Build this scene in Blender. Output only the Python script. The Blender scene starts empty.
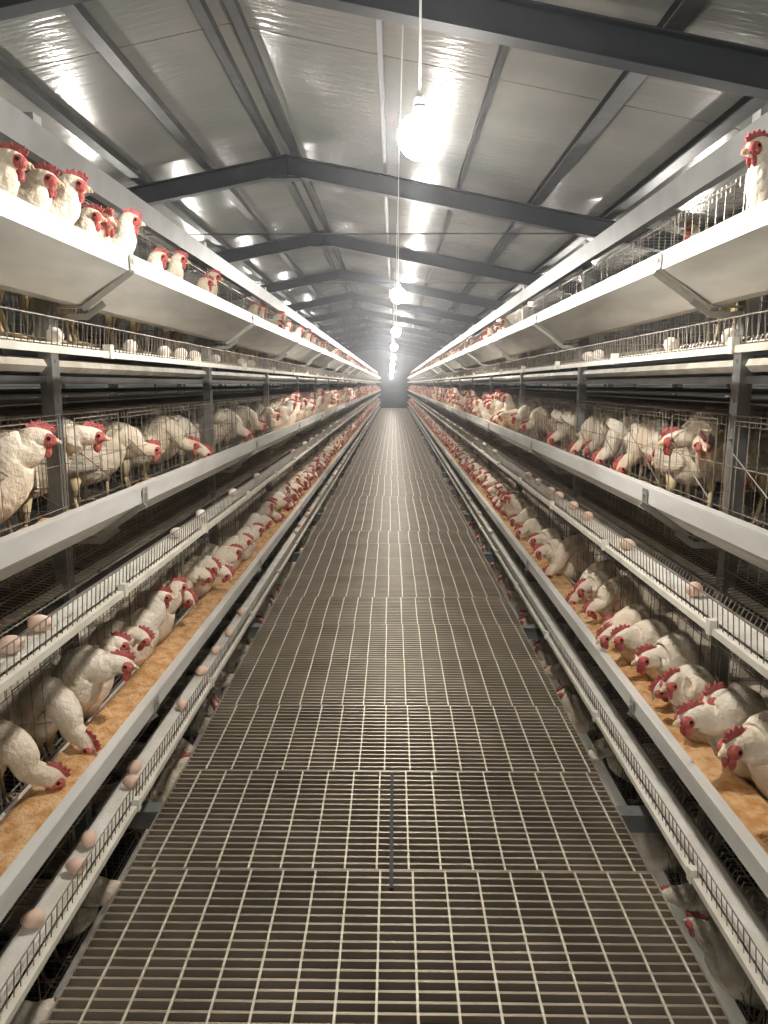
import bpy, math, random
import numpy as np
from mathutils import Vector, Matrix, Euler
random.seed(7)
SC = bpy.context.scene
COL = SC.collection
H = 1.42                                   # eye height over the walkway
# ------------------------------------------------------------------ camera
F = 740.0
cam_d = bpy.data.cameras.new('camera'); cam = bpy.data.objects.new('camera', cam_d); COL.objects.link(cam)
cam_d.sensor_fit = 'VERTICAL'; cam_d.sensor_height = 36.0; cam_d.lens = 36.0*F/1024.0
cam_d.clip_start = .05; cam_d.clip_end = 200
PITCH = math.radians(9.81); YAW = math.radians(.765)
cam.location = (0, 0, H); cam.rotation_euler = (math.pi/2-PITCH, 0, YAW)
SC.camera = cam
# ------------------------------------------------------------------ world, exposure
w = bpy.data.worlds.new('world'); SC.world = w; w.use_nodes = True
w.node_tree.nodes['Background'].inputs[0].default_value = (.75, .82, .9, 1)
w.node_tree.nodes['Background'].inputs[1].default_value = .25
SC.view_settings.view_transform = 'Standard'; SC.view_settings.look = 'None'
SC.view_settings.gamma = 1; SC.view_settings.use_curve_mapping = False
SC.view_settings.exposure = 1.47
BULB_STRENGTH = 240.0
HAZE = 0.0045

def px_on_x(px, py, X):
    """point where the sight line of a pixel meets the vertical plane x = X"""
    d = cam.rotation_euler.to_matrix() @ Vector(((px-384)/F, (512-py)/F, -1))
    t = X/d.x
    return Vector((X, d.y*t, H+d.z*t))

# ------------------------------------------------------------------ materials
def mat(name, col, rough=.5, metal=0.0, col2=None, nscale=8, bump=0.0, bscale=60, emit=None, strength=0,
        sub=0, rough2=None, stretch=None, thresh=(.35, .65), coords='Object'):
    m = bpy.data.materials.new(name); m.use_nodes = True
    nt = m.node_tree; b = nt.nodes['Principled BSDF']
    b.inputs['Base Color'].default_value = (*col, 1); b.inputs['Roughness'].default_value = rough
    b.inputs['Metallic'].default_value = metal
    if sub: b.inputs['Subsurface Weight'].default_value = sub; b.inputs['Subsurface Radius'].default_value = (.02, .012, .008)
    if emit: b.inputs['Emission Color'].default_value = (*emit, 1); b.inputs['Emission Strength'].default_value = strength
    tc = nt.nodes.new('ShaderNodeTexCoord'); vec = tc.outputs[coords]
    if stretch:
        mp = nt.nodes.new('ShaderNodeMapping'); mp.inputs['Scale'].default_value = stretch
        nt.links.new(vec, mp.inputs[0]); vec = mp.outputs[0]
    if col2:
        n = nt.nodes.new('ShaderNodeTexNoise'); n.inputs['Scale'].default_value = nscale; n.inputs['Detail'].default_value = 6
        r = nt.nodes.new('ShaderNodeValToRGB')
        r.color_ramp.elements[0].position = thresh[0]; r.color_ramp.elements[0].color = (*col, 1)
        r.color_ramp.elements[1].position = thresh[1]; r.color_ramp.elements[1].color = (*col2, 1)
        nt.links.new(vec, n.inputs['Vector']); nt.links.new(n.outputs[0], r.inputs[0])
        nt.links.new(r.outputs[0], b.inputs['Base Color'])
        if rough2 is not None:
            mr = nt.nodes.new('ShaderNodeMapRange'); mr.inputs['To Min'].default_value = rough; mr.inputs['To Max'].default_value = rough2
            mr.inputs['From Min'].default_value = .3; mr.inputs['From Max'].default_value = .7
            nt.links.new(n.outputs[0], mr.inputs[0]); nt.links.new(mr.outputs[0], b.inputs['Roughness'])
    if bump:
        n2 = nt.nodes.new('ShaderNodeTexNoise'); n2.inputs['Scale'].default_value = bscale; n2.inputs['Detail'].default_value = 4
        bp = nt.nodes.new('ShaderNodeBump'); bp.inputs['Strength'].default_value = bump; bp.inputs['Distance'].default_value = .01
        nt.links.new(vec, n2.inputs['Vector']); nt.links.new(n2.outputs[0], bp.inputs['Height'])
        nt.links.new(bp.outputs[0], b.inputs['Normal'])
    return m

M = {}
M['trough'] = mat('trough_sheet', (.82, .81, .77), .38, .25, (.60, .585, .54), 3, rough2=.55, stretch=(3, .6, 3))
M['wire'] = mat('galvanised_wire', (.40, .37, .32), .45, .5, (.24, .20, .16), 14)
M['post'] = mat('galvanised_post', (.34, .35, .35), .42, .7, (.22, .22, .21), 9, rough2=.6)
M['bracket'] = mat('bracket_steel', (.52, .51, .46), .4, .6, (.38, .37, .33), 12)
M['belt'] = mat('egg_belt_white', (.80, .78, .72), .6, 0, (.66, .62, .54), 12, bump=.3, bscale=200)
M['edge'] = mat('tray_edge_cream', (.80, .77, .68), .45, 0, (.68, .63, .53), 10)
M['manure_belt'] = mat('manure_belt_pp', (.62, .59, .52), .5, 0, (.42, .37, .30), 10)
M['dark'] = mat('dark_steel', (.045, .045, .048), .5, .4, (.08, .075, .07), 8)
M['rail'] = mat('rail_galvanised', (.13, .13, .125), .5, .3, (.09, .09, .085), 6)
M['dark_sheet'] = mat('dark_matt_sheet', (.05, .046, .04), .7, .1, (.03, .028, .025), 4)  # dark matt sheet of the added light blockers, also on the joint strip
M['manure'] = mat('manure_dark', (.030, .024, .018), .95, 0, (.075, .058, .04), 20, bump=1, bscale=40)
M['feed'] = mat('mash_feed', (.58, .29, .10), .95, 0, (.74, .48, .25), 26, bump=1.0, bscale=90, thresh=(.38, .6))
M['rafter'] = mat('rafter_paint', (.012, .015, .019), .5, .05, (.020, .024, .028), 4)
M['purlin'] = mat('purlin_galvanised', (.07, .07, .07), .45, .3, (.045, .045, .045), 7)
M['bar'] = mat('grating_bar_dusty', (.31, .265, .20), .38, .6, (.41, .35, .275), 3, rough2=.48)
M['rod'] = mat('grating_rod_worn', (.66, .62, .50), .5, .3, (.52, .47, .36), 30)
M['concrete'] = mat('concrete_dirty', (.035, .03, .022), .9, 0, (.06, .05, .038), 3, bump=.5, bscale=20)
M['wall'] = mat('wall_panel', (.36, .38, .38), .5, .2, (.30, .32, .32), 2)
M['farwall'] = mat('far_wall_panel', (.07, .08, .09), .6, 0, (.05, .06, .07), 2)
M['cord'] = mat('cord_pale', (.48, .49, .45), .5)
M['socket'] = mat('socket_plastic', (.35, .36, .36), .4)
M['bulb'] = mat('bulb_lit', (1, 1, 1), .3, emit=(1.0, .95, .88), strength=BULB_STRENGTH)
M['feather'] = mat('feather_white', (.88, .81, .70), .8, 0, (.66, .56, .42), 16, bump=.9, bscale=60, sub=.0, thresh=(.42, .74))
M['feather2'] = mat('wing_feather_white', (.87, .81, .70), .75, 0, (.64, .55, .42), 20, bump=1, bscale=70, stretch=(.5, 1, 2.5))
M['red'] = mat('comb_red', (.42, .06, .06), .65, 0, (.56, .17, .15), 60, bump=.6, bscale=220)
M['face'] = mat('face_skin_red', (.46, .065, .06), .65, 0, (.62, .20, .17), 70, bump=.5, bscale=200)
M['beak'] = mat('beak_horn', (.72, .58, .38), .45)
M['eye'] = mat('eye_dark', (.02, .012, .01), .15)
M['leg'] = mat('leg_yellow', (.72, .58, .34), .6)
M['egg'] = mat('egg_shell', (.76, .52, .40), .5, 0, (.80, .60, .48), 5)
M['egg2'] = mat('egg_shell_pale', (.86, .77, .68), .5)
M['cab'] = mat('cart_paint', (.07, .08, .085), .5)

for nm in ('feather', 'feather2'):           # every bird has a slightly different white
    nt = M[nm].node_tree; pb = nt.nodes['Principled BSDF']; src = pb.inputs['Base Color'].links[0].from_socket
    oi = nt.nodes.new('ShaderNodeObjectInfo'); mr = nt.nodes.new('ShaderNodeMapRange'); mr.inputs['To Min'].default_value = 0; mr.inputs['To Max'].default_value = .55
    nt.links.new(oi.outputs['Random'], mr.inputs[0])
    mx = nt.nodes.new('ShaderNodeMix'); mx.data_type = 'RGBA'; mx.blend_type = 'MULTIPLY'
    nt.links.new(mr.outputs[0], mx.inputs[0]); nt.links.new(src, mx.inputs[6]); mx.inputs[7].default_value = (.86, .74, .58, 1)
    nt.links.new(mx.outputs[2], pb.inputs['Base Color'])
# foil roof lining: crinkled, glossy
def foil():
    m = bpy.data.materials.new('roof_foil'); m.use_nodes = True; nt = m.node_tree; b = nt.nodes['Principled BSDF']
    b.inputs['Metallic'].default_value = .22; b.inputs['Roughness'].default_value = .18; b.inputs['Specular IOR Level'].default_value = .3
    tc = nt.nodes.new('ShaderNodeTexCoord')
    n = nt.nodes.new('ShaderNodeTexNoise'); n.inputs['Scale'].default_value = .9; n.inputs['Detail'].default_value = 4
    r = nt.nodes.new('ShaderNodeValToRGB'); e = r.color_ramp.elements
    e[0].position = .35; e[0].color = (.25, .262, .235, 1); e[1].position = .62; e[1].color = (.33, .315, .29, 1)
    nt.links.new(tc.outputs['Object'], n.inputs['Vector']); nt.links.new(n.outputs[0], r.inputs[0]); nt.links.new(r.outputs[0], b.inputs['Base Color'])
    mp = nt.nodes.new('ShaderNodeMapping'); mp.inputs['Scale'].default_value = (1.6, 11.0, 1)
    nt.links.new(tc.outputs['Object'], mp.inputs[0])
    n2 = nt.nodes.new('ShaderNodeTexNoise'); n2.inputs['Scale'].default_value = 1.6; n2.inputs['Detail'].default_value = 3
    nt.links.new(mp.outputs[0], n2.inputs['Vector'])
    n3 = nt.nodes.new('ShaderNodeTexNoise'); n3.inputs['Scale'].default_value = 9; n3.inputs['Detail'].default_value = 3
    mp3 = nt.nodes.new('ShaderNodeMapping'); mp3.inputs['Scale'].default_value = (.5, 2.6, 1); nt.links.new(tc.outputs['Object'], mp3.inputs[0]); nt.links.new(mp3.outputs[0], n3.inputs['Vector'])
    b1 = nt.nodes.new('ShaderNodeBump'); b1.inputs['Strength'].default_value = .16; b1.inputs['Distance'].default_value = .03
    b2 = nt.nodes.new('ShaderNodeBump'); b2.inputs['Strength'].default_value = .5; b2.inputs['Distance'].default_value = .006
    nt.links.new(n2.outputs[0], b1.inputs['Height']); nt.links.new(n3.outputs[0], b2.inputs['Height'])
    nt.links.new(b1.outputs[0], b2.inputs['Normal']); nt.links.new(b2.outputs[0], b.inputs['Normal'])
    return m
M['foil'] = foil()

# ------------------------------------------------------------------ mesh helpers
class MB:
    def __init__(s): s.v = []; s.f = []; s.n = 0; s.mi = []; s.cur = 0
    def add(s, vs, fs):
        s.v.extend([tuple(p) for p in vs]); s.f.extend([tuple(i+s.n for i in f) for f in fs]); s.mi.extend([s.cur]*len(fs)); s.n += len(vs)
    def box(s, x0, x1, y0, y1, z0, z1):
        s.add([(x0,y0,z0),(x1,y0,z0),(x1,y1,z0),(x0,y1,z0),(x0,y0,z1),(x1,y0,z1),(x1,y1,z1),(x0,y1,z1)],
              [(0,3,2,1),(4,5,6,7),(0,1,5,4),(1,2,6,5),(2,3,7,6),(3,0,4,7)])
    def bar(s, a, b, r, n=4, r2=None):
        a = Vector(a); b = Vector(b); t = (b-a).normalized(); r2 = r if r2 is None else r2
        u = t.cross(Vector((0,0,1)) if abs(t.z) < .9 else Vector((1,0,0))).normalized(); v = t.cross(u)
        vs = []
        for p, q in ((a, r), (b, r2)):
            for k in range(n):
                an = 2*math.pi*(k+.5)/n; vs.append(p+u*math.cos(an)*q+v*math.sin(an)*q)
        fs = [(k, (k+1) % n, n+(k+1) % n, n+k) for k in range(n)]+[tuple(range(n-1, -1, -1)), tuple(range(n, 2*n))]
        s.add(vs, fs)
    def path(s, pts, r, n=5):
        for a, b in zip(pts[:-1], pts[1:]): s.bar(a, b, r, n)
    def sheet(s, prof, y0, y1, th):
        """folded sheet: (x,z) profile with thickness th, extruded along y"""
        P = [Vector((p[0], p[1])) for p in prof]; off = []
        for i, p in enumerate(P):
            d = Vector((0, 0))
            if i > 0: d += (P[i]-P[i-1]).normalized()
            if i < len(P)-1: d += (P[i+1]-P[i]).normalized()
            d.normalize(); off.append(p+Vector((-d.y, d.x))*th)
        loop = [(p.x, p.y) for p in P]+[(p.x, p.y) for p in reversed(off)]
        n = len(loop); vs = [(x, y0, z) for x, z in loop]+[(x, y1, z) for x, z in loop]
        fs = [(k, (k+1) % n, n+(k+1) % n, n+k) for k in range(n)]
        m_ = len(P)
        for i in range(m_-1):
            a, b, c, d = i, i+1, n-2-i, n-1-i
            fs.append((a, d, c, b)); fs.append((a+n, b+n, c+n, d+n))
        s.add(vs, fs)
    def ball(s, c, rx, ry, rz, nu=10, nv=7, rot=None):
        vs = []; c = Vector(c)
        for j in range(nv+1):
            th = math.pi*j/nv
            for i in range(nu):
                ph = 2*math.pi*i/nu
                p = Vector((rx*math.sin(th)*math.cos(ph), ry*math.sin(th)*math.sin(ph), rz*math.cos(th)))
                if rot: p = rot @ p
                vs.append(c+p)
        fs = [(j*nu+i, j*nu+(i+1) % nu, (j+1)*nu+(i+1) % nu, (j+1)*nu+i) for j in range(nv) for i in range(nu)]
        s.add(vs, [tuple(reversed(f)) for f in fs])
    def mesh(s, name, mats, smooth=False):
        me = bpy.data.meshes.new(name); me.from_pydata(s.v, [], s.f)
        for m in (mats if isinstance(mats, (list, tuple)) else [mats]): me.materials.append(m)
        me.polygons.foreach_set('material_index', s.mi)
        me.polygons.foreach_set('use_smooth', [smooth]*len(s.f)); me.update()
        return me

def link(name, me, parent=None, loc=(0,0,0), rz=0.0):
    o = bpy.data.objects.new(name, me); COL.objects.link(o); o.parent = parent
    o.location = loc; o.rotation_euler = (0, 0, rz); return o
def tag(o, label=None, cat=None, group=None, kind=None):
    if label: o['label'] = label
    if cat: o['category'] = cat
    if group: o['group'] = group
    if kind: o['kind'] = kind
    return o
ONES = ['', 'first', 'second', 'third', 'fourth', 'fifth', 'sixth', 'seventh', 'eighth', 'ninth', 'tenth', 'eleventh', 'twelfth',
        'thirteenth', 'fourteenth', 'fifteenth', 'sixteenth', 'seventeenth', 'eighteenth', 'nineteenth']
TENS = {2: 'twent', 3: 'thirt', 4: 'fort', 5: 'fift', 6: 'sixt', 7: 'sevent', 8: 'eight', 9: 'ninet'}
def ordw(n):
    if n < 20: return ONES[n]
    t, o = divmod(n, 10)
    return TENS[t]+('ieth' if o == 0 else 'y-'+ONES[o])

YEND = 46.0
SEC = 1.97
Y0 = 2.33
POSTS = [Y0+SEC*k for k in range(-1, 22)]
TIER = [0.0, -.71, -1.42, -2.13]
TN = ['upper', 'middle', 'lower', 'below-floor']
def side_rz(sd): return 0.0 if sd > 0 else math.pi

# ------------------------------------------------------------------ shell
GZ = -1.35                                   # concrete ground under the raised walkway
RX, RZ = -1.17, H+2.34+.16                   # ridge
SL = .195
XL, XR = -5.7, 5.7
def roof_z(x): return RZ-SL*abs(x-RX)
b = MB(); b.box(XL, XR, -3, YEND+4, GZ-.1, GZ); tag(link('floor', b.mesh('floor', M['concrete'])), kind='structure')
for nm, x0, x1 in (('wall_left', XL-.1, XL), ('wall_right', XR, XR+.1)):
    b = MB(); b.box(x0, x1, -3, YEND+4, GZ, roof_z(x0)+.05); tag(link(nm, b.mesh(nm, M['wall'])), kind='structure')
for nm, y0, y1 in (('wall_far', YEND+4, YEND+4.1), ('wall_near', -3.1, -3)):
    b = MB(); b.box(XL, XR, y0, y1, GZ, H+.9)
    b.add([(XL, y0, H+.9), (XR, y0, H+.9), (XR, y0, roof_z(XR)), (RX, y0, RZ), (XL, y0, roof_z(XL)),
           (XL, y1, H+.9), (XR, y1, H+.9), (XR, y1, roof_z(XR)), (RX, y1, RZ), (XL, y1, roof_z(XL))],
          [(0,1,2,3,4), (9,8,7,6,5), (1,6,7,2), (2,7,8,3), (3,8,9,4), (4,9,5,0)])
    tag(link(nm, b.mesh(nm, M['farwall'] if nm == 'wall_far' else M['wall'])), kind='structure')
b = MB()
ys = [-3+1.9*k for k in range(0, 30)]
yj = [5.7+1.9*2*k for k in range(-3, 12)]
edges = [-3.1]+[y for y in yj if -3 < y < YEND+4]+[YEND+4.1]
for x0, x1 in ((XL-.15, RX), (RX, XR+.15)):
    for a, c in zip(edges[:-1], edges[1:]):
        z0, z1 = roof_z(x0), roof_z(x1)
        b.add([(x0, a+.006, z0), (x1, a+.006, z1), (x1, c-.006, z1), (x0, c-.006, z0),
               (x0, a+.006, z0+.05), (x1, a+.006, z1+.05), (x1, c-.006, z1+.05), (x0, c-.006, z0+.05)],
              [(0,3,2,1), (4,5,6,7), (0,1,5,4), (2,3,7,6), (1,2,6,5), (3,0,4,7)])
tag(link('ceiling', b.mesh('ceiling', M['foil'])), kind='structure')
b = MB()
for x0, x1 in ((XL-.2, RX), (RX, XR+.2)):
    z0, z1 = roof_z(x0)+.055, roof_z(x1)+.055
    b.add([(x0, -3.2, z0), (x1, -3.2, z1), (x1, YEND+4.2, z1), (x0, YEND+4.2, z0),
           (x0, -3.2, z0+.03), (x1, -3.2, z1+.03), (x1, YEND+4.2, z1+.03), (x0, YEND+4.2, z0+.03)],
          [(0,3,2,1), (4,5,6,7), (0,1,5,4), (2,3,7,6), (1,2,6,5), (3,0,4,7)])
tag(link('ceiling.001', b.mesh('roof_backing', M['dark'])), kind='structure')

# purlins (C channels under the lining)
def purlin_mesh(name, x, wdt):
    b = MB(); z = roof_z(x)-.002
    b.sheet([(x-wdt/2, z-.055), (x-wdt/2, z-.07), (x+wdt/2, z-.07), (x+wdt/2, z), (x-wdt/2, z)], -2.9, YEND+3.9, .004)
    return b.mesh(name, M['purlin'])
PUR = [(RX-.11, .07, 'just left of the ridge'), (RX+.11, .07, 'just right of the ridge'), (-2.0, .10, 'first down the left slope from the ridge'),
       (-2.72, .11, 'second down the left slope from the ridge'), (-3.6, .1, 'third down the left slope from the ridge'), (-4.5, .1, 'lowest on the left slope'),
       (-.1, .035, 'thin one nearest above the hanging lamps'), (.69, .04, 'thin one right of the hanging lamps'), (1.52, .12, 'wide one midway down the right slope'),
       (2.3, .12, 'above the right bank of cages'), (3.3, .1, 'second lowest on the right slope'), (4.4, .1, 'lowest on the right slope')]
for x, wd, wh in PUR:
    tag(link('roof_purlin', purlin_mesh('roof_purlin', x, wd)), 'galvanised roof purlin running away from the camera, '+wh, 'roof purlin', 'purlins under the foil roof')
# rafters with tie rods
RAFT = [.5+4.0*k for k in range(0, 13)]
def rafter_mesh():
    b = MB(); th = .06
    for x0, x1 in ((XL+.01, RX), (RX, XR-.01)):
        z0, z1 = roof_z(x0)-.075, roof_z(x1)-.075
        d0, d1 = .20, .20
        # web and two flanges
        for (o0, o1, hw) in ((0, .012, th), (.012, d0-.012, .004), (d0-.012, d0, th)):
            b.add([(x0, -hw, z0-o1), (x1, -hw, z1-o1), (x1, hw, z1-o1), (x0, hw, z0-o1),
                   (x0, -hw, z0-o0), (x1, -hw, z1-o0), (x1, hw, z1-o0), (x0, hw, z0-o0)],
                  [(0,3,2,1), (4,5,6,7), (0,1,5,4), (1,2,6,5), (2,3,7,6), (3,0,4,7)])
    return b.mesh('steel_rafter', M['rafter'])
rm = rafter_mesh()
b = MB(); b.box(RX-.16, RX+.16, -.064, .064, RZ-.32, RZ-.30); b.box(RX-.012, RX+.012, -.064, .064, RZ-.31, RZ-.08)
pm = b.mesh('ridge_plate', M['rafter'])
b = MB()
b.bar((XL+.02, 0, H+1.2), (XL+.02, 0, H+1.2001), .001); b = MB()
TZ = H+1.62
b.bar((-2.75, .0, TZ), (2.55, 0, TZ), .008, 6)
b.bar((-2.75, 0, TZ), (-2.75, 0, roof_z(-2.75)-.27), .007, 6); b.bar((2.55, 0, TZ), (2.55, 0, TZ+.02), .007, 6)
tm = b.mesh('tie_rod', M['purlin'])
for k, y in enumerate(RAFT):
    wh = ['overhead just behind the camera', 'nearest one crossing the top of the picture', 'second from the camera, crossing behind the nearest lamp'][k] if k < 3 else \
         (ordw(k)+' from the camera down the roof')
    o = tag(link('steel_rafter', rm, loc=(0, y, 0)), 'dark painted steel roof rafter, '+wh, 'rafter', 'dark rafters under the roof')
    link('ridge_plate', pm, o)
    if k > 1: link('tie_rod', tm, o)

# ------------------------------------------------------------------ lamps
def lamp_meshes(drop):
    b = MB(); b.bar((0, 0, .10), (0, 0, .10+drop), .0038, 6); c = b.mesh('cord', M['cord'])
    b = MB(); b.bar((0, 0, .045), (0, 0, .075), .021, 12); b.bar((0, 0, .075), (0, 0, .11), .021, 12, .008); s_ = b.mesh('socket', M['socket'], True)
    b = MB(); b.ball((0, 0, -.012), .066, .066, .066, 14, 9); b.bar((0, 0, .03), (0, 0, .050), .034, 10, .02)
    return c, s_, b.mesh('bulb', M['bulb'], True)
def lamp(x, y, z, label, group):
    e = link('hanging_lamp', None, loc=(x, y, z)); tag(e, label, 'lamp', group)
    c, s_, bl = lamp_meshes(roof_z(x)-z-.1)
    link('cord', c, e); link('socket', s_, e); link('bulb', bl, e)
LZ = H+.75
LY = [2.40, 6.75, 11.2, 15.8, 20.4, 25, 29.6, 34.2, 38.8, 43.4]
LXs = [.075, .035, .03, .0, -.02, -.05, -.08, -.1, -.12, -.15]
for k, y in enumerate(LY):
    lamp(LXs[k], y, LZ+(.03 if k == 1 else .02 if k else 0)-.06*max(0, k-3), 'glowing bare bulb on a cord over the walkway, '+ordw(k+1)+' from the camera', 'bulbs above the walkway')
lamp(.05, -1.2, LZ, 'added unseen fill bulb on a cord over the walkway behind the camera', 'bulbs above the walkway')  # unseen bulb, added as fill light for the near cages and walkway
for sx, sn in ((-3.44, 'left'), (3.44, 'right')):
    for k, y in enumerate([.6, 5.2, 9.8, 15, 21, 28, 36]):
        lamp(sx, y, H+.72, 'bare bulb over the neighbouring %s aisle, %s from the camera' % (sn, ordw(k+1)), 'bulbs over the neighbouring aisles')
# feed wire that carries the lamps
b = MB()
b.bar((.06, -2, roof_z(.06)-.015), (.0, YEND, roof_z(.0)-.015), .006, 5)
tag(link('power_cable', b.mesh('power_cable', M['cord'])), 'pale power cable along the roof above the bulbs', 'cable')

# ------------------------------------------------------------------ walkway grating
PL = .569; PITCHB = PL/18; HW = .776
def panel_mesh(off):
    b = MB()
    for k in range(1, 18):
        y = k*PITCHB; b.box(-HW+.004, HW-.004, y-.004, y+.004, -.024, 0)
    for y in (.003, PL-.003): b.box(-HW, HW, y-.003, y+.003, -.028, .0005)
    for x in (-HW+.003, HW-.003): b.box(x-.003, x+.003, 0, PL, -.028, .0005)
    b2 = MB(); x = -HW+.0955*(.35+off)
    while x < HW-.02:
        b2.bar((x, .003, -.0015), (x, PL-.003, -.0015), .0042, 4); x += .0955
    return b.mesh('walkway_grating', M['bar']), b2.mesh('cross_rods', M['rod'])
PM = [panel_mesh(o) for o in (.5, .56, .42, .5)]
k = 0; y = .270
while y < 44.6:
    a, r = PM[(k*3+1) % 4]
    if k < 20: lab, g = 'dusty galvanised floor grating panel, %s along the walkway from the camera' % ordw(k+1), None
    else: lab, g = 'dusty galvanised grating panel in the far half of the walkway', 'grating panels in the far half'
    o = tag(link('walkway_grating', a, loc=(-.012+random.uniform(-.003, .003), y, 0)), lab, 'floor grating', g or 'walkway grating panels nearer the camera')
    link('cross_rods', r, o)
    if k == 3:
        b = MB(); b.box(.004, .016, -.08, PL-.01, -.02, .0022); link('joint_strip', b.mesh('joint_strip', M['dark_sheet']), o)
    k += 1; y += PL+.001
b = MB(); b.sheet([(-1.03, -.035), (1.03, -.035)], -.03, .03, .006); b.box(-1.03, 1.03, -.004, .004, -.11, -.035)
beam = b.mesh('walkway_beam', M['post'])
for k, y in enumerate(POSTS):
    tag(link('walkway_beam', beam, loc=(0, y+.02, 0)), 'grey cross beam under the walkway, at the %s post' % (ordw(k) if k else 'hidden post behind the first'), 'beam', 'beams carrying the walkway')
# longitudinal bearers
for sx, sn in ((-1, 'left'), (1, 'right')):
    b = MB(); b.box(-.012, .012, .4, 44.7, -.10, -.029)
    tag(link('walkway_bearer', b.mesh('walkway_bearer', M['post']), loc=(sx*.55, 0, 0)), 'long steel bearer under the %s half of the walkway' % sn, 'beam')

# ------------------------------------------------------------------ cage bank meshes (right side; x = distance from the aisle centre, z = above eye-level base of the tier)
YA, YB = -1.2, 45.6
def trough_mesh():
    b = MB()
    b.sheet([(.832, .378), (.832, .390), (.80, .390), (.80, .338), (.955, .238), (1.005, .238), (1.028, .308)], YA, YB, .003)
    return b.mesh('feed_trough', M['trough'])
def bracket_mesh():
    b = MB()
    b.sheet([(.796, .385), (.796, .341), (.953, .232), (1.008, .232), (1.05, .232)], -.02, .02, -.003)
    b.sheet([(.90, .255), (.955, .215), (1.055, .215)], -.022, -.018, -.02)
    b.sheet([(.796, .341), (.88, .283), (.953, .232)], .018, .021, -.018)
    b.bar((.79, 0, .365), (.80, 0, .365), .006, 6)
    return b.mesh('support_bracket', M['bracket'])
def tray_meshes():
    b = MB(); b.box(.842, .916, YA, YB, .098, .101); belt = b.mesh('egg_belt', M['belt'])
    b = MB()
    y = YA
    while y < YB:
        b.bar((.832, y, .09), (.826, y, .160), .0017, 3); y += .030
    for z, x in ((.160, .826),): b.bar((x, YA, z), (x, YB, z), .0018, 4)
    gw = b.mesh('guard_wires', M['wire'])
    b = MB(); b.sheet([(.84, .092), (.818, .092), (.818, .074), (.826, .074)], YA, YB, .002)
    y = Y0-SEC+.5
    while y < YB:
        b.box(.812, .835, y-.012, y+.012, .072, .112); y += SEC/2
    ed = b.mesh('edge_strip', M['edge'])
    b = MB(); y = YA
    while y < 24:                               # hooked ends of the floor wires behind the belt
        b.bar((.920, y, .103), (.928, y, .124), .0016, 3); b.bar((.928, y, .124), (.944, y, .119), .0016, 3); y += .0254
    b.box(.918, .923, YA, YB, .094, .103)
    hk = b.mesh('wire_hooks', M['wire'])
    return belt, gw, ed, hk
def manure_mesh():
    b = MB()
    b.sheet([(1.075, .075), (1.066, .055), (1.085, .036), (1.15, .03), (1.60, .03), (1.66, .036), (1.67, .06)], YA, YB, .003)
    a = b.mesh('manure_belt', M['manure_belt'])
    b = MB()
    b.box(1.07, 1.085, YA, YB, .0, .024); b.box(1.62, 1.64, YA, YB, .0, .024)
    b.box(1.09, 1.64, YA, YB, -.035, -.03)
    y = Y0-SEC
    while y < YB: b.bar((1.07, y+.3, .012), (1.66, y+.3, .012), .012, 6); y += SEC/2
    return a, b.mesh('belt_frame', M['dark'])
def cage_mesh(fine=True):
    """one section between two posts, centred on y = 0"""
    b = MB(); h = SEC/2-.012; r = .0013
    fx, z0, z1 = 1.04, .135, .615
    # front: verticals and horizontals
    n = 30
    for k in range(n+1):
        y = -h+2*h*k/n; b.bar((fx, y, z0), (fx, y, z1), r, 3)
    for z in (z0, .30, .325, .46, .585, z1): b.bar((fx, -h, z), (fx, h, z), r*1.4, 3)
    k = 0; y = -h
    while y < h:                                # short dense wires of the top strip
        b.bar((fx, y, .585), (fx, y, z1), r, 3); y += .033
    # doors: heavier frames
    for k in range(4):
        ya = -h+2*h*k/4+.05; yb = -h+2*h*(k+1)/4-.05
        for y in (ya, yb): b.bar((fx-.006, y, .31), (fx-.006, y, .60), .0022, 4)
        b.bar((fx-.006, ya, .60), (fx-.006, yb, .60), .0022, 4); b.bar((fx-.006, ya, .31), (fx-.006, yb, .31), .0022, 4)
        b.bar((fx-.006, ya, .33), (fx-.006, yb, .50), .0018, 3)
    # partitions
    for k in range(5):
        y = -h+2*h*k/4
        for j in range(9):
            x = fx+.01+.6*j/8; b.bar((x, y, .12+.1*j/8), (x, y, z1), r, 3)
        for z in (.22, .30, .38, .46, .54, z1): b.bar((fx, y, z), (1.66, y, z), r, 3)
    # sloping floor
    k = 0; y = -h
    while y < h:
        b.bar((.95, y, .105), (1.66, y, .20), r, 3); y += .0254
    for j in range(12):
        x = .96+.7*j/11; b.bar((x, -h, .106+.095*(x-.95)/.71-.003), (x, h, .106+.095*(x-.95)/.71-.003), r*1.5, 3)
    # roof and back
    for j in range(7):
        x = fx+.62*j/6; b.bar((x, -h, z1), (x, h, z1), r, 3)
    y = -h
    while y < h: b.bar((fx, y, z1), (1.66, y, z1), r, 3); y += .075
    for z in (.26, .33, .40, .47, .54): b.bar((1.66, -h, z), (1.66, h, z), r, 3)
    y = -h
    while y < h: b.bar((1.66, y, .20), (1.66, y, z1), r, 3); y += .05
    return b.mesh('battery_cage', M['wire'])
T_ME = trough_mesh(); BR_ME = bracket_mesh(); TR_ME = tray_meshes(); MN_ME = manure_mesh(); CG_ME = cage_mesh()
def post_mesh():
    b = MB(); z0, z1 = GZ, H+.78
    b.add([], [])
    # C section: web towards the aisle
    b.box(1.052, 1.056, -.026, .026, z0, z1); b.box(1.056, 1.092, -.026, -.022, z0, z1); b.box(1.056, 1.092, .022, .026, z0, z1)
    for z in np.arange(z0+.2, z1, .12): b.bar((1.0495, 0, z), (1.053, 0, z), .006, 6)
    b.box(1.03, 1.12, -.05, .05, z0, z0+.006)
    return b.mesh('steel_post', M['post'])
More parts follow.
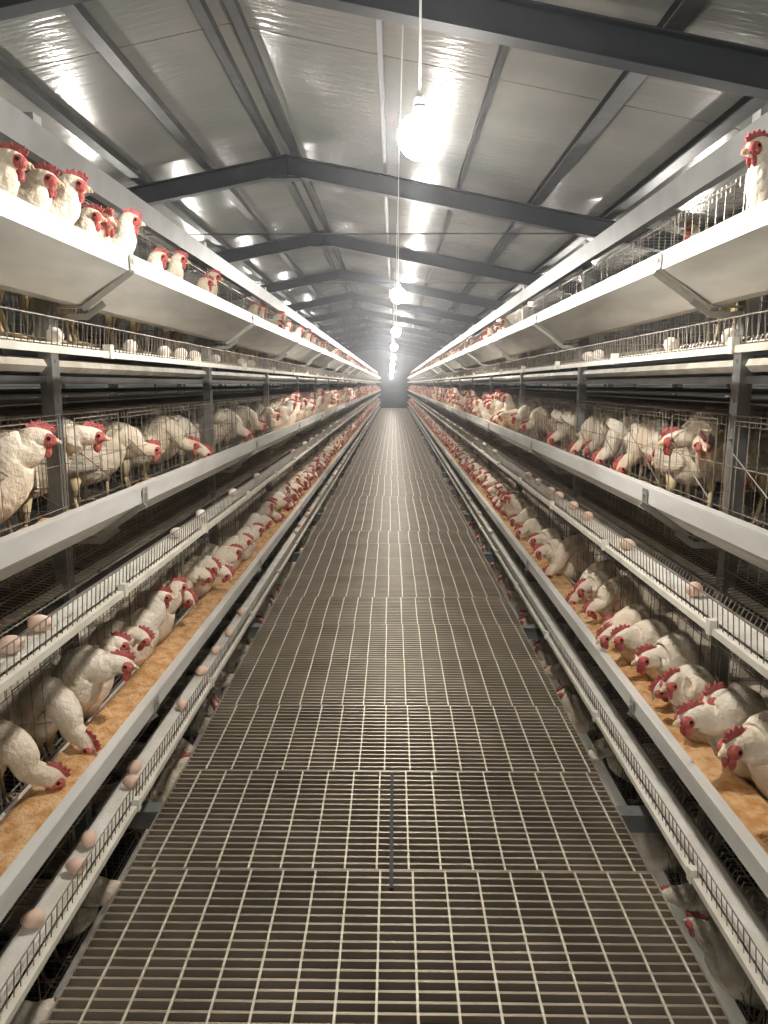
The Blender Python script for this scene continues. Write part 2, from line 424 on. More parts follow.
def back_post_mesh():
    b = MB(); z0, z1 = GZ, H+.78
    b.box(1.655, 1.695, -.024, .024, z0, z1)
    return b.mesh('steel_post_back', M['post'])
PO_ME = post_mesh(); PB_ME = back_post_mesh()
def rail_mesh():
    b = MB(); b.sheet([(1.02, .625+H), (1.0, .632+H), (.988, .708+H), (1.012, .718+H)], YA, YB, .003); return b.mesh('top_rail', M['rail'])
RL_ME = rail_mesh()
def feed_mesh():
    b = MB(); rnd = random.Random(3); nx = 7; ny = int((YB-YA)/.06); vs = []; fs = []
    for j in range(ny+1):
        y = YA+.06*j
        for i in range(nx):
            x = .85+(1.019-.85)*i/(nx-1)
            z = .318 if i in (0, nx-1) else .322+rnd.uniform(-.008, .012)+.006*math.sin(y*7)
            if i == 0: x = .842; z = .320
            if i == nx-1: z = .303
            vs.append((x, y, z))
    for j in range(ny):
        for i in range(nx-1):
            a = j*nx+i; fs.append((a, a+1, a+nx+1, a+nx))
    n0 = len(vs)
    for j in range(ny+1):
        y = YA+.06*j; vs.append((.958, y, .245)); vs.append((1.003, y, .245))
    for j in range(ny):
        p = n0+2*j; q = j*nx
        fs.append((p, p+2, p+3, p+1)); fs.append((q, q+nx, p+2, p)); fs.append((q+nx-1, p+1, p+3, q+2*nx-1))
    b.add(vs, fs); return b.mesh('chicken_feed', M['feed'], True)
FD_ME = feed_mesh()
def manure_layer():
    b = MB(); rnd = random.Random(9); nx = 6; ny = int((YB-YA)/.12); vs = []; fs = []
    for j in range(ny+1):
        for i in range(nx): vs.append((1.10+.50*i/(nx-1), YA+.12*j, .034 if i in (0, nx-1) else .040+rnd.random()*.014))
    for j in range(ny):
        for i in range(nx-1):
            a = j*nx+i; fs.append((a, a+1, a+nx+1, a+nx))
    b.add(vs, fs); return b.mesh('manure', M['manure'], True)
MU_ME = manure_layer()

def bank_side(cx, sd, sn, detail=True, tiers=(0, 1, 2, 3), bankname='', grp=''):
    """one side of a bank of cages; cx = centre of the aisle it faces, sd = +1 right of the aisle"""
    rz = side_rz(sd)
    for t in tiers:
        z = H+TIER[t]; tn = TN[t]
        def L(s): return s % (bankname+tn)
        # a left side is the same profile turned by half a turn: shift along y so that both ends match
        ysh = 0 if sd > 0 else YA+YB
        o = tag(link('feed_trough', T_ME, loc=(cx, ysh, z), rz=rz), L('long metal feed trough of the %s tier')+', '+sn, 'feed trough', grp+'feed troughs')
        if detail:
            for y in POSTS: link('support_bracket', BR_ME, o, loc=(0, y if sd > 0 else ysh-y, 0))
        e = link('egg_tray', None, loc=(cx, ysh, z), rz=rz); tag(e, L('wire-fronted egg tray of the %s tier')+', '+sn, 'egg tray', grp+'egg trays')
        for nm, me in zip(('egg_belt', 'guard_wires', 'edge_strip', 'wire_hooks'), TR_ME):
            if detail or nm in ('egg_belt', 'edge_strip'): link(nm, me, e)
        o = tag(link('manure_belt', MN_ME[0], loc=(cx, ysh, z), rz=rz), L('pale manure belt under the %s tier')+', '+sn, 'belt', grp+'manure belts')
        link('belt_frame', MN_ME[1], o)
        tag(link('manure', MU_ME, loc=(cx, ysh, z), rz=rz), L('dark droppings on the belt of the %s tier')+', '+sn, 'manure', kind='stuff')
        if detail and t in (1, 2): tag(link('chicken_feed', FD_ME, loc=(cx, ysh, z), rz=rz), L('golden mash feed lying in the %s trough')+', '+sn, 'feed', kind='stuff')
        for k in range(len(POSTS)-1):
            if not detail and k > 11: break
            yc = (POSTS[k]+POSTS[k+1])/2
            if detail:
                if k < 12: lab = 'wire cage section, %s back from the camera, %s tier, %s' % (ordw(k+1), tn, sn)
                else: lab = 'wire cage section in the far distance, %s tier, %s' % (tn, sn)
            else: lab = 'wire cage section, %s tier, %s' % (tn, sn)
            tag(link('battery_cage', CG_ME, loc=(cx, yc, z), rz=rz), lab, 'cage', ('far ' if k >= 12 else '')+grp+'cages of the %s tier %s' % (tn, sn))
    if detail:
        for t in tiers:  # added opaque panels that keep the neighbouring aisles' light out of the cages
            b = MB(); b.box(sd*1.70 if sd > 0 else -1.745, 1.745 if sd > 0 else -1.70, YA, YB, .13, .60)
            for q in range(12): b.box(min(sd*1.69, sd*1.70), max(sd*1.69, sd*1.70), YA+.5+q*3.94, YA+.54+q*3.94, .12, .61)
            tag(link('light_blocker', b.mesh('light_blocker', M['dark_sheet']), loc=(cx, 0, H+TIER[t])), 'added dark panel blocking light behind the %s tier cages, %s' % (TN[t], sn), 'dark_sheet', 'added light blockers')
    for k, y in enumerate(POSTS):
        if k == 0: lab = 'galvanised upright post beside the camera, %s' % sn
        elif detail: lab = 'galvanised upright post, %s from the camera, %s' % (ordw(k), sn)
        else: lab = 'galvanised upright post, %s' % sn
        tag(link('steel_post', PO_ME, loc=(cx, y, 0), rz=rz), lab, 'post', grp+'posts '+sn)
    ysh = 0 if sd > 0 else YA+YB
    tag(link('top_rail', RL_ME, loc=(cx, ysh, 0), rz=rz), 'wide galvanised top rail above the cages, '+sn, 'rail', grp+'top rails')

bank_side(0, -1, 'left of the walkway'); bank_side(0, 1, 'right of the walkway')
bank_side(-3.44, 1, 'on the far side of the left bank', False, (0, 1, 2), grp='rear '); bank_side(3.44, -1, 'on the far side of the right bank', False, (0, 1, 2), grp='rear ')
bank_side(-3.44, -1, 'in the next bank to the left', False, (0, 1), grp='distant '); bank_side(3.44, 1, 'in the next bank to the right', False, (0, 1), grp='distant ')

# ------------------------------------------------------------------ hens
def smooth_path(pts, n):
    P = [np.array(p, float) for p in pts]; P = [2*P[0]-P[1]]+P+[2*P[-1]-P[-2]]; out = []
    m_ = len(P)-3
    for i in range(m_):
        p0, p1, p2, p3 = P[i:i+4]
        for k in range(n):
            t = k/n; out.append(.5*((2*p1)+(-p0+p2)*t+(2*p0-5*p1+4*p2-p3)*t*t+(-p0+3*p1-3*p2+p3)*t**3))
    out.append(P[-2]); return out
def hen_parts(reach=.21, hh=.37, side=0.0, hyaw=0.0, hpitch=-.1, lod=0, seed=0, tilt=0.0):
    """facing +x, feet at z=0. Head centre at (reach, side, hh). returns dict name -> (MB, material)"""
    rnd = random.Random(seed)
    nr = (16, 12, 8)[lod]; ns = (4, 3, 2)[lod]
    hc = Vector((reach, side, hh))
    hd = Vector((math.cos(hyaw)*math.cos(hpitch), math.sin(hyaw)*math.cos(hpitch), math.sin(hpitch)))
    up = Vector((0, 0, 1)); sdv = up.cross(hd).normalized(); hup = hd.cross(sdv)
    nb = Vector((.125, 0, .275+tilt))                         # root of the neck
    back = hc-hd*.014
    mid1 = nb.lerp(back, .42)+Vector((.018, 0, .012 if hh > .25 else .03)); mid2 = nb.lerp(back, .80)+Vector((.004 if hh > .3 else -.012, 0, .006))
    #       x,y,z, half width, half height
    C = [(-.205, 0, .295-tilt, .004, .004), (-.175, 0, .275-tilt, .034, .036), (-.11, 0, .245-tilt*.6, .066, .068), (-.03, 0, .222, .083, .086),
         (.05, 0, .222+tilt*.4, .082, .088), (.105, 0, .248+tilt, .062, .070),
         (*(nb+Vector((.005, 0, .03))), .052, .056), (*mid1, .039, .042), (*mid2, .029, .032), (*back, .0235, .0265),
         (*(hc+hd*.012), .0215, .0225), (*(hc+hd*.027-hup*.002), .0125, .013), (*(hc+hd*.034-hup*.003), .004, .004)]
    S = smooth_path(C, ns); b = MB(); vs = []; fs = []
    tprev = None; sv = Vector((0, 1, 0))
    for i, p in enumerate(S):
        q = Vector(p[:3]); a = Vector(S[max(i-1, 0)][:3]); c = Vector(S[min(i+1, len(S)-1)][:3]); t = (c-a).normalized()
        if tprev is not None:
            sv = (tprev.rotation_difference(t) @ sv)
        sv = (sv-t*sv.dot(t)).normalized(); uv = t.cross(sv); tprev = t
        f = i/len(S)
        for k in range(nr):
            an = 2*math.pi*k/nr; j = 1+rnd.uniform(-.035, .035)*(1 if f < .75 else .3)
            vs.append(q+(sv*math.cos(an)*p[3]+uv*math.sin(an)*p[4])*j)
    for i in range(len(S)-1):
        for k in range(nr): fs.append((i*nr+k, i*nr+(k+1) % nr, (i+1)*nr+(k+1) % nr, (i+1)*nr+k))
    fs.append(tuple(range(nr-1, -1, -1))); fs.append(tuple(len(vs)-nr+k for k in range(nr)))
    b.add(vs, fs); out = {'body': (b, 'feather')}
    R = Matrix((hd, sdv, hup)).transposed()
    def W(x, y, z): return hc+hd*x+sdv*y+hup*z
    # comb: serrated blade with thickness, leaning
    b = MB(); lean = rnd.uniform(-.35, .35)
    prof = [(.030, .006), (.034, .020), (.027, .020), (.026, .033), (.018, .029), (.012, .040), (.004, .032), (-.004, .043), (-.011, .032), (-.020, .037), (-.024, .026), (-.034, .026), (-.026, .010), (-.012, .018), (.01, .019)]
    if lod == 2: prof = [(.028, .010), (.030, .020), (.012, .032), (-.012, .034), (-.026, .024), (-.020, .014), (.0, .018)]
    n = len(prof); vs = []
    for s_ in (-1, 1):
        for x, z in prof:
            z2 = .019+(z-.012)*.80+(.003 if x > .02 else 0); vs.append(W(x, s_*.0035*(1 if z < .03 else .5)+lean*max(0, z-.018), z2))
    cx_, cz_ = sum(p[0] for p in prof)/n, .024
    vs.append(W(cx_, -.005+lean*.006, cz_)); vs.append(W(cx_, .005+lean*.006, cz_))
    fs = [(k, (k+1) % n, n+(k+1) % n, n+k) for k in range(n)]+[((k+1) % n, k, 2*n) for k in range(n)]+[(n+k, n+(k+1) % n, 2*n+1) for k in range(n)]
    b.add(vs, fs); out['comb'] = (b, 'red')
    nu, nv = ((10, 6), (8, 5), (6, 4))[lod]
    b = MB()
    for s_ in (-1, 1): b.ball(W(.014, s_*.0115, .000), .021, .0125, .0165, nu, nv, R)
    out['face'] = (b, 'face')
    for s_ in (-1, 1):
        b = MB(); b.ball(W(.017, s_*.008, -.026), .0105, .0048, .016, nu, nv, R); out['wattle' if s_ < 0 else 'wattle_'] = (b, 'red')
    b = MB(); b.bar(W(.028, 0, 0), W(.040, 0, -.002), .0085, 6, .0055); b.bar(W(.040, 0, -.002), W(.047, 0, -.008), .0055, 6, .0015)
    b.bar(W(.028, 0, -.006), W(.040, 0, -.008), .005, 5, .002); out['beak'] = (b, 'beak')
    if lod < 2:
        for s_ in (-1, 1):
            b = MB(); b.ball(W(.014, s_*.0228, .003), .0052, .003, .0052, 8, 5, R); out['eye' if s_ < 0 else 'eye_'] = (b, 'eye')
    # wings
    for s_ in (-1, 1):
        b = MB()
        rot = Euler((s_*.12, .17, s_*.10)).to_matrix()
        b.ball((-.035, s_*.072, .238), .118, .019, .056, nu+4, nv+2, rot)
        if lod < 2:
            for q in range(4):
                b.ball((-.125+q*.018, s_*(.060+.003*q), .232-.014*q+.012), .052, .007, .011, 8, 5, Euler((0, .22+.06*q, -s_*.08)).to_matrix())
        out['wing' if s_ < 0 else 'wing_'] = (b, 'feather2')
    b = MB()
    for q in range((7, 5, 3)[lod]):
        m_ = (7, 5, 3)[lod]; a = (q-(m_-1)/2)/(m_-1)*2
        b.ball((-.222, a*.020, .325-tilt-.012*abs(a)), .056, .008, .019, 8, 5, Euler((a*.5, .62-.12*abs(a), -a*.22)).to_matrix())
    out['tail'] = (b, 'feather2')
    if lod < 2:
        for s_ in (-1, 1):
            b = MB(); b.bar((-.01, s_*.045, .17), (-.02, s_*.045, .095), .026, 8, .010); b.bar((-.02, s_*.045, .095), (0, s_*.045, .012), .0065, 6)
            for an in (-.5, 0, .5): b.bar((0, s_*.045, .008), (.048*math.cos(an), s_*.045+.048*math.sin(an), .005), .0045, 5, .003)
            b.bar((0, s_*.045, .008), (-.025, s_*.045, .005), .004, 5, .003)
            out['leg' if s_ < 0 else 'leg_'] = (b, 'leg')
    return out
def hen_build(parts, loc, rz, label, group, lod):
    """parts: dict name -> mesh"""
    e = link('hen', None, loc=loc, rz=rz); tag(e, label, 'hen', group)
    fc = None
    for nm, me in parts.items():
        o = link(nm.rstrip('_'), me, fc if nm.startswith('eye') and fc else e)
        if nm == 'face': fc = o
    return e
def to_meshes(parts, lod):
    if lod == 0: return {k: v[0].mesh(k.rstrip('_'), M[v[1]], k != 'comb') for k, v in parts.items()}
    # smaller in the picture: fewer parts
    g = {'body': ['body', 'tail', 'wing', 'wing_', 'leg', 'leg_'], 'head': ['comb', 'face', 'wattle', 'wattle_'], 'beak': ['beak']}
    out = {}
    for nm, ks in g.items():
        b = MB(); ms = []
        for k in ks:
            if k not in parts: continue
            pb, mn = parts[k]
            if mn not in ms: ms.append(mn)
            b.cur = ms.index(mn); b.add(pb.v, pb.f)
        out['comb_and_wattles' if nm == 'head' else nm] = b.mesh(nm, [M[m_] for m_ in ms], True)
    return out

def floor_z(t, X): return H+TIER[t]+.106+.095*(X-.95)/.71+.003
HENS = []      # (y, side, tier, dict)
def hen_px(sd, t, px, py, X=.97, yaw=0.0, hyaw=0.0, hpitch=-.15, reach=None, pose='looking over the trough', sc=1.0, tilt=0.0):
    """a hen whose head is seen at a pixel; yaw turns the body away from facing the aisle"""
    p = px_on_x(px, py, sd*X)
    HENS.append(dict(y=p.y, sd=sd, t=t, X=X, z=p.z, yaw=yaw, hyaw=hyaw, hpitch=hpitch, reach=reach, pose=pose, sc=sc*(1.0 if t == U else 1.12), near=True, tilt=tilt))
U, Mi, Lo = 0, 1, 2
# left middle tier
hen_px(-1, Mi, 40, 441, .99, yaw=.5, hyaw=.1, pose='stretching its neck up', sc=1.1)
hen_px(-1, Mi, 92, 440, 1.02, yaw=.2, hyaw=.3, pose='raising its head beside the first post', sc=1.12)
hen_px(-1, Mi, 22, 506, 1.10, yaw=2.3, hyaw=.2, hpitch=-.6, pose='showing its back')
hen_px(-1, Mi, 152, 453, 1.03, yaw=.5, pose='looking out')
hen_px(-1, Mi, 192, 448, 1.02, yaw=.3, pose='looking out')
hen_px(-1, Mi, 120, 436, 1.35, yaw=1.2, pose='standing further back')
hen_px(-1, Mi, 85, 470, 1.28, yaw=-1.3, pose='standing side-on inside')
hen_px(-1, Mi, 225, 440, 1.05, yaw=2.7, pose='turned away')
hen_px(-1, Mi, 247, 436, .99, yaw=.3, hpitch=-.6, pose='lowering its head')
hen_px(-1, Mi, 262, 428, 1.0, yaw=.3, pose='looking out')
hen_px(-1, Mi, 276, 416, 1.0, yaw=.2, pose='stretching its neck up')
# left lower tier
hen_px(-1, Lo, 88, 748, .92, yaw=-.35, hpitch=-.9, pose='pecking feed', sc=1.0)
hen_px(-1, Lo, 52, 783, .93, yaw=.2, hyaw=.3, hpitch=-.7, pose='pecking feed', sc=1.0)
hen_px(-1, Lo, 122, 668, 0.89, yaw=.1, hpitch=-.2, pose='with its neck pushed out', sc=1.1)
hen_px(-1, Lo, 118, 645, 0.95, yaw=.5, hpitch=-.4, pose='half hidden behind another')
hen_px(-1, Lo, 178, 588, 0.93, yaw=.3, hyaw=.4, pose='holding its head high')
hen_px(-1, Lo, 213, 568, .93, yaw=-.2, hpitch=-.8, pose='pecking feed')
hen_px(-1, Lo, 206, 578, .95, yaw=.2, hpitch=-.9, pose='pecking feed')
hen_px(-1, Lo, 236, 552, 0.88, yaw=.0, pose='looking out')
hen_px(-1, Lo, 246, 541, 0.88, yaw=.2, hpitch=-.5, pose='lowering its head')
hen_px(-1, Lo, 258, 530, 0.86, yaw=.2, pose='looking out')
hen_px(-1, Lo, 142, 640, .95, yaw=.1, hpitch=-.7, pose='dipping to the feed')
hen_px(-1, Lo, 162, 598, .93, yaw=.4, pose='standing behind the tall one')
hen_px(-1, Lo, 188, 600, .93, yaw=-.2, hpitch=-.8, pose='dipping to the feed')
hen_px(-1, Lo, 226, 575, .88, yaw=-.1, hpitch=-.8, pose='leaning far over the feed')
hen_px(-1, Lo, 228, 556, .93, yaw=.1, hpitch=-.4, pose='lowering its head')
hen_px(-1, Lo, 268, 522, .88, yaw=.1, hpitch=-.6, pose='leaning far over the feed')
# right lower tier
hen_px(1, Lo, 662, 690, .88, yaw=-.1, hpitch=-.8, pose='leaning far over the feed', sc=.95)
hen_px(1, Lo, 592, 612, .92, yaw=-.2, hpitch=-.8, pose='leaning far over the feed')
hen_px(1, Lo, 735, 752, 0.86, yaw=-.35, hyaw=.1, hpitch=-.1, pose='looking over the trough', sc=1.15)
hen_px(1, Lo, 691, 722, 0.83, yaw=-.2, hyaw=.0, hpitch=-.2, pose='reaching far out', sc=1.1)
hen_px(1, Lo, 716, 702, 0.91, yaw=-.3, hpitch=-.1, pose='looking over the trough', sc=1.1)
hen_px(1, Lo, 672, 684, 0.86, yaw=-.2, hyaw=.3, hpitch=-.25, pose='looking down')
hen_px(1, Lo, 646, 662, 0.86, yaw=-.3, hpitch=-.1, pose='looking out', sc=1.1)
hen_px(1, Lo, 622, 640, 0.85, yaw=-.2, hpitch=-.3, pose='crowding to the trough', sc=1.05)
hen_px(1, Lo, 606, 638, 0.83, yaw=-.4, hpitch=-.4, pose='crowding to the trough', sc=1.05)
hen_px(1, Lo, 612, 626, 0.89, yaw=-.2, pose='looking out behind others')
hen_px(1, Lo, 574, 602, .91, yaw=-.2, hpitch=-.9, pose='pecking feed')
hen_px(1, Lo, 582, 590, 0.90, yaw=-.4, hpitch=-.5, pose='lowering its head')
hen_px(1, Lo, 549, 583, .90, yaw=-.2, hpitch=-1.0, pose='pecking feed', sc=1.05)
hen_px(1, Lo, 535, 541, 0.88, yaw=-.3, pose='looking out')
hen_px(1, Lo, 540, 553, 0.85, yaw=-.3, hpitch=-.4, pose='lowering its head')
hen_px(1, Lo, 520, 533, 0.85, yaw=-.3, pose='looking out')
hen_px(1, Lo, 514, 522, 0.88, yaw=-.3, pose='looking out')
# right middle tier
hen_px(1, Mi, 672, 446, 1.05, yaw=-.25, hyaw=-.1, pose='looking left with its neck up', sc=1.15)
hen_px(1, Mi, 702, 449, 1.12, yaw=-.9, hyaw=.5, pose='facing the camera', sc=1.12)
hen_px(1, Mi, 637, 477, 1.08, yaw=-2.8, hpitch=-.6, pose='bending low')
hen_px(1, Mi, 650, 440, 1.3, yaw=-1.2, pose='standing further back')
hen_px(1, Mi, 607, 450, 1.15, yaw=-2.4, pose='turned away')
hen_px(1, Mi, 588, 463, 1.08, yaw=-.3, hpitch=-.6, pose='lowering its head')
hen_px(1, Mi, 569, 421, 1.04, yaw=-2.6, pose='stretching up and turned away')
hen_px(1, Mi, 558, 450, 1.06, yaw=2.4, pose='turned away')
hen_px(1, Mi, 540, 440, 1.06, yaw=2.7, pose='turned away')
hen_px(1, Mi, 526, 428, 1.0, yaw=-.2, pose='looking out')
hen_px(1, Mi, 515, 420, 1.0, yaw=-.3, pose='stretching its neck up')
hen_px(1, Mi, 745, 478, 1.35, yaw=-2.0, hpitch=-.5, pose='sitting low at the back')
hen_px(1, Mi, 655, 458, 1.12, yaw=-1.0, hpitch=-.5, pose='crouching with its head low')
hen_px(1, Mi, 622, 470, 1.02, yaw=-.3, hpitch=-.9, pose='pecking at the lip')
hen_px(1, Mi, 600, 466, 1.02, yaw=-.2, hpitch=-.9, pose='pecking at the lip')
hen_px(1, Mi, 575, 452, 1.01, yaw=-.3, hpitch=-.8, pose='bending to the feed')
hen_px(1, Mi, 553, 441, 1.01, yaw=-.2, hpitch=-.6, pose='bending to the feed')
hen_px(1, Mi, 580, 440, 1.25, yaw=-1.5, pose='standing deeper in the cage')
hen_px(-1, Mi, 205, 458, 1.02, yaw=.5, hpitch=-.8, pose='bending to the feed')
hen_px(-1, Mi, 240, 424, 1.2, yaw=1.3, pose='standing deeper in the cage')
hen_px(-1, Mi, 15, 440, 1.35, yaw=1.9, pose='standing deeper in the cage')
# left upper tier
hen_px(-1, U, 12, 163, .95, yaw=.3, hpitch=-.1, pose='looking down', sc=1.1)
hen_px(-1, U, 45, 182, .95, yaw=.1, pose='looking out', sc=1.1)
hen_px(-1, U, 76, 187, .92, yaw=.3, pose='craning its neck out', sc=1.1)
hen_px(-1, U, 92, 217, .95, yaw=.1, pose='looking out low')
hen_px(-1, U, 111, 224, .91, yaw=-.3, hyaw=-.3, pose='facing the camera over the lip', sc=1.1)
hen_px(-1, U, 141, 223, .90, yaw=.3, pose='craning its neck out', sc=1.05)
hen_px(-1, U, 160, 258, .96, yaw=.2, pose='looking out')
hen_px(-1, U, 180, 260, .96, yaw=.2, pose='looking out')
hen_px(-1, U, 226, 279, .89, yaw=.4, pose='craning its neck out')
hen_px(-1, U, 207, 283, .96, yaw=.2, pose='looking out')
# right upper tier
hen_px(1, U, 757, 150, .96, yaw=-.3, hpitch=-.2, pose='leaning out at the frame edge', sc=1.1)
hen_px(1, U, 690, 232, 1.2, yaw=-.3, pose='standing inside')

# the rest of the flock
rnd = random.Random(21)
start = {(-1, U): 5.2, (-1, Mi): 6.3, (-1, Lo): 5.5, (1, U): 6.5, (1, Mi): 6.2, (1, Lo): 5.7, (-1, 3): 1.2, (1, 3): 1.2}
dens = {(-1, U): 4.0, (-1, Mi): 9, (-1, Lo): 9.5, (1, U): 3.0, (1, Mi): 10, (1, Lo): 9.5, (-1, 3): 3, (1, 3): 3}
POSES = [('looking out', dict(hz=.50, X=.90, yaw=.25, hp=-.1)), ('stretching its neck up', dict(hz=.56, X=.99, yaw=.3, hp=0)), ('lowering its head', dict(hz=.44, X=.90, yaw=.1, hp=-.5)),
         ('pecking feed', dict(hz=.385, X=.91, yaw=0, hp=-.95)), ('turned away', dict(hz=.47, X=1.36, yaw=2.7, hp=-.2)), ('standing inside', dict(hz=.50, X=1.12, yaw=.9, hp=-.1)),
         ('looking out to the side', dict(hz=.49, X=.94, yaw=-.4, hp=-.15))]
wts = {U: [4, 2, 2, .5, .3, 2, 1], Mi: [3, 2, 1.5, .6, 3, 3, 1], Lo: [3, .5, 4, 4, .3, .6, 2], 3: [4, 0, 3, 1, 1, 2, 2]}
for (sd, t), ys_ in start.items():
    y = ys_; ye = 44.5 if t < 3 else 14
    while y < ye:
        i = rnd.choices(range(7), wts[t])[0]; nm, P = POSES[i]
        HENS.append(dict(y=y, sd=sd, t=t, X=P['X'], pose=nm, near=False, v=i, yaw=P['yaw']+rnd.uniform(-.25, .25), sc=rnd.uniform(1.0, 1.15)*(.92 if t in (U, 3) else 1)))
        y += rnd.uniform(.5, 1.5)/dens[(sd, t)]
HENS.sort(key=lambda h: h['y']+(2.0 if h['t'] == 3 else 0))
VAR = {}
def variant(i, lod, s_):
    key = (i, lod, s_)
    if key not in VAR:
        P = POSES[i][1]; rr = random.Random(i*7+s_)
        reach = .20 if i in (0, 1, 4, 5, 6) else .27
        hz = P['hz']-(.106+.095*(P['X']+reach-.95)/.71)
        VAR[key] = (hen_parts(reach, hz, rr.uniform(-.02, .02), rr.uniform(-.5, .5), P['hp'], lod, i*10+s_), reach)
    return VAR[key]
VM = {}
count = {}; nInd = 0
crowd = MB(); CM = ['feather', 'red', 'face', 'beak', 'feather2']
for idx, h in enumerate(HENS):
    sd, t = h['sd'], h['t']; sn = 'left' if sd < 0 else 'right'
    fdir = (0.0 if sd < 0 else math.pi)
    rz = fdir-sd*(-1)*0+(-1 if sd < 0 else 1)*0
    rz = fdir+(h['yaw'] if sd < 0 else h['yaw'])
    # mirror the sense so that positive yaw turns left-side hens towards the camera's far end alike
    if h['near']:
        rz = fdir+h['yaw']*(-1 if sd < 0 else 1)*(-1)
        d = Vector((math.cos(rz), math.sin(rz), 0))
        base_r = .19
        fx = sd*h['X']-d.x*base_r
        fz = floor_z(t, max(abs(fx), .95))
        hh = (h['z']-fz)/h['sc']; hh = min(max(hh, .17), .47)
        reach = h['reach'] or (.27 if hh < .27 else .23 if hh < .33 else .195)
        base = Vector((sd*h['X'], h['y'], 0))-d*reach*h['sc']
        away = d.x*sd; mn_ = (1.13 if t == U else 1.075) if away < -.7 else 1.05+max(.10*abs(d.y), .24*away, .035)
        if abs(base.x) < mn_: base.x = sd*mn_
        if abs(base.x) > 1.50: base.x = sd*1.50
        base.z = floor_z(t, abs(base.x))
        parts = hen_parts(reach, hh, 0, h['hyaw'], h['hpitch'], 0, idx); lod = 0
        if h['y'] > 5: lod = 1
        ms = to_meshes(parts, lod)
    else:
        rz = fdir+h['yaw']
        far = nInd >= 298
        lod = 1 if h['y'] < 9 else 2
        s_ = rnd.randrange(3); parts, reach = variant(h['v'], lod, s_)
        d = Vector((math.cos(rz), math.sin(rz), 0)); base = Vector((sd*h['X'], h['y'], 0))-d*reach
        away = d.x*sd; mn_ = (1.13 if t == U else 1.075) if away < -.7 else 1.05+max(.10*abs(d.y), .24*away, .035)
        if abs(base.x) < mn_: base.x = sd*mn_
        if abs(base.x) > 1.48: base.x = sd*1.48
        base.z = floor_z(t, abs(base.x))
        if far:
            c_, s2 = math.cos(rz)*h['sc'], math.sin(rz)*h['sc']
            for k_, (pb, mn) in parts.items():
                if mn in ('leg', 'eye'): continue
                crowd.cur = CM.index(mn)
                A = np.array([tuple(p) for p in pb.v]); Rm = np.array([[c_, -s2, 0], [s2, c_, 0], [0, 0, h['sc']]])
                crowd.add((A @ Rm.T+np.array(base)).tolist(), pb.f)
            continue
        key = (h['v'], lod, s_)
        if key not in VM: VM[key] = to_meshes(parts, lod)
        ms = VM[key]
    nInd += 1
    count[(sd, t)] = count.get((sd, t), 0)+1
    lab = 'white hen %s, %s back in the %s %s tier' % (h['pose'], ordw(count[(sd, t)]), sn, TN[t])
    e = hen_build(ms, base, rz, lab, 'white hens in the %s %s tier' % (sn, TN[t]), lod)
    e.scale = (h['sc'],)*3
tag(link('distant_hens', crowd.mesh('distant_hens', [M[c] for c in CM], True)), 'crowd of white red-combed hens lining the far cages on both sides', 'hens', kind='stuff')

# ------------------------------------------------------------------ eggs
def egg_mesh(m_, nm):
    b = MB(); b.ball((0, 0, .022), .029, .022, .022, 14, 9)
    b.v = [(x*(1+.0), y*(1-.14*x/.029), .022+(z-.022)*(1-.14*x/.029)) for x, y, z in b.v]
    return b.mesh(nm, m_, True)
EG = [egg_mesh(M['egg'], 'egg'), egg_mesh(M['egg2'], 'egg_pale')]
EGGS = []
def egg_px(sd, t, px, col=0):
    p = px_on_x(px, 384, sd*.888); d = p.y
    # exact depth: solve for the height of the belt
    for _ in range(6):
        loc = Vector((sd*.888, d, H+TIER[t]+.12)); v = cam.rotation_euler.to_matrix().transposed() @ (loc-cam.location)
        u = 384+F*v.x/-v.z; d *= (u-394)/(px-394)
    EGGS.append((sd, t, d, col))
for px in (37, 5, 172, 200, 232, 256): egg_px(-1, Mi, px, 0 if px < 100 else 1)
for px in (53, 127, 164, 178, 193, 216, 238, 250): egg_px(-1, U, px, 1)
for px in (32, 68, 86, 125, 135, 177, 200, 214, 226, 240): egg_px(-1, Lo, px, 0)
for px in (700, 633, 591, 575, 560, 553, 540, 530): egg_px(1, Mi, px, 0)
for px in (730, 675, 602, 590): egg_px(1, U, px, 1)
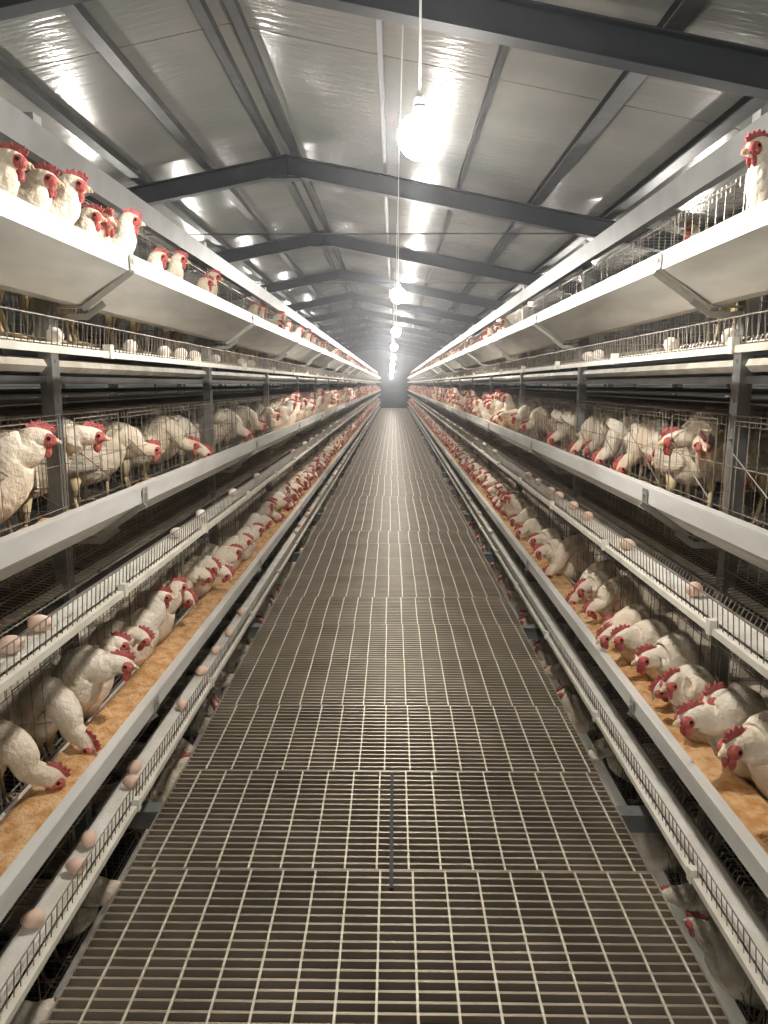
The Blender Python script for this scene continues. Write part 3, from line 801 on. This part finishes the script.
for sd in (-1, 1):
    for t in (U, Mi, Lo):
        y = 6.5
        while y < 24 and not (t == Lo and sd == 1 and y > 9): EGGS.append((sd, t, y, rnd.choice((0, 1)))); y += rnd.uniform(.25, 1.2)
EGGS.sort(key=lambda e: e[2]); count = {}
for sd, t, y, c in EGGS:
    k = count[(sd, t)] = count.get((sd, t), 0)+1
    o = link('egg', EG[c], loc=(sd*(.866+rnd.random()*.025), y, H+TIER[t]+.1015), rz=rnd.uniform(0, 6.28))
    tag(o, '%s egg on the white belt of the %s %s tier, %s from the front' % (('tan', 'pale')[c], 'left' if sd < 0 else 'right', TN[t], ordw(k)), 'egg', 'eggs on the %s %s belt' % ('left' if sd < 0 else 'right', TN[t]))

# ------------------------------------------------------------------ far end: dark cabinet
e = link('control_cabinet', None, loc=(-.02, 45.4, 0)); tag(e, 'dark grey steel cabinet standing at the far end of the walkway', 'cabinet')
b = MB(); b.box(-.47, .47, -.25, .25, GZ, 1.02); link('body', b.mesh('body', M['cab']), e)
for s_ in (-1, 1):
    b = MB(); b.box(min(s_*.01, s_*.44), max(s_*.01, s_*.44), -.27, -.25, .04, .98); dd = link('door', b.mesh('door', M['cab']), e)
    b = MB(); b.bar((s_*.05, -.285, .45), (s_*.05, -.285, .6), .01, 6); b.bar((s_*.05, -.27, .46), (s_*.05, -.285, .46), .006, 5); b.bar((s_*.05, -.27, .59), (s_*.05, -.285, .59), .006, 5); link('handle', b.mesh('handle', M['rail']), dd)

# ------------------------------------------------------------------ dusty air
if HAZE:
    m = bpy.data.materials.new('dusty_air'); m.use_nodes = True; nt = m.node_tree; nt.nodes.clear()
    o_ = nt.nodes.new('ShaderNodeOutputMaterial'); v = nt.nodes.new('ShaderNodeVolumePrincipled')
    v.inputs['Color'].default_value = (.9, .93, 1, 1); v.inputs['Density'].default_value = HAZE; v.inputs['Anisotropy'].default_value = .86
    nt.links.new(v.outputs[0], o_.inputs['Volume'])
    b = MB(); b.box(XL+.05, XR-.05, -2.9, YEND+3.9, GZ+.02, H+2.6)
    tag(link('dusty_air', b.mesh('dusty_air', m)), 'thin dusty haze filling the whole shed', 'haze', kind='stuff')
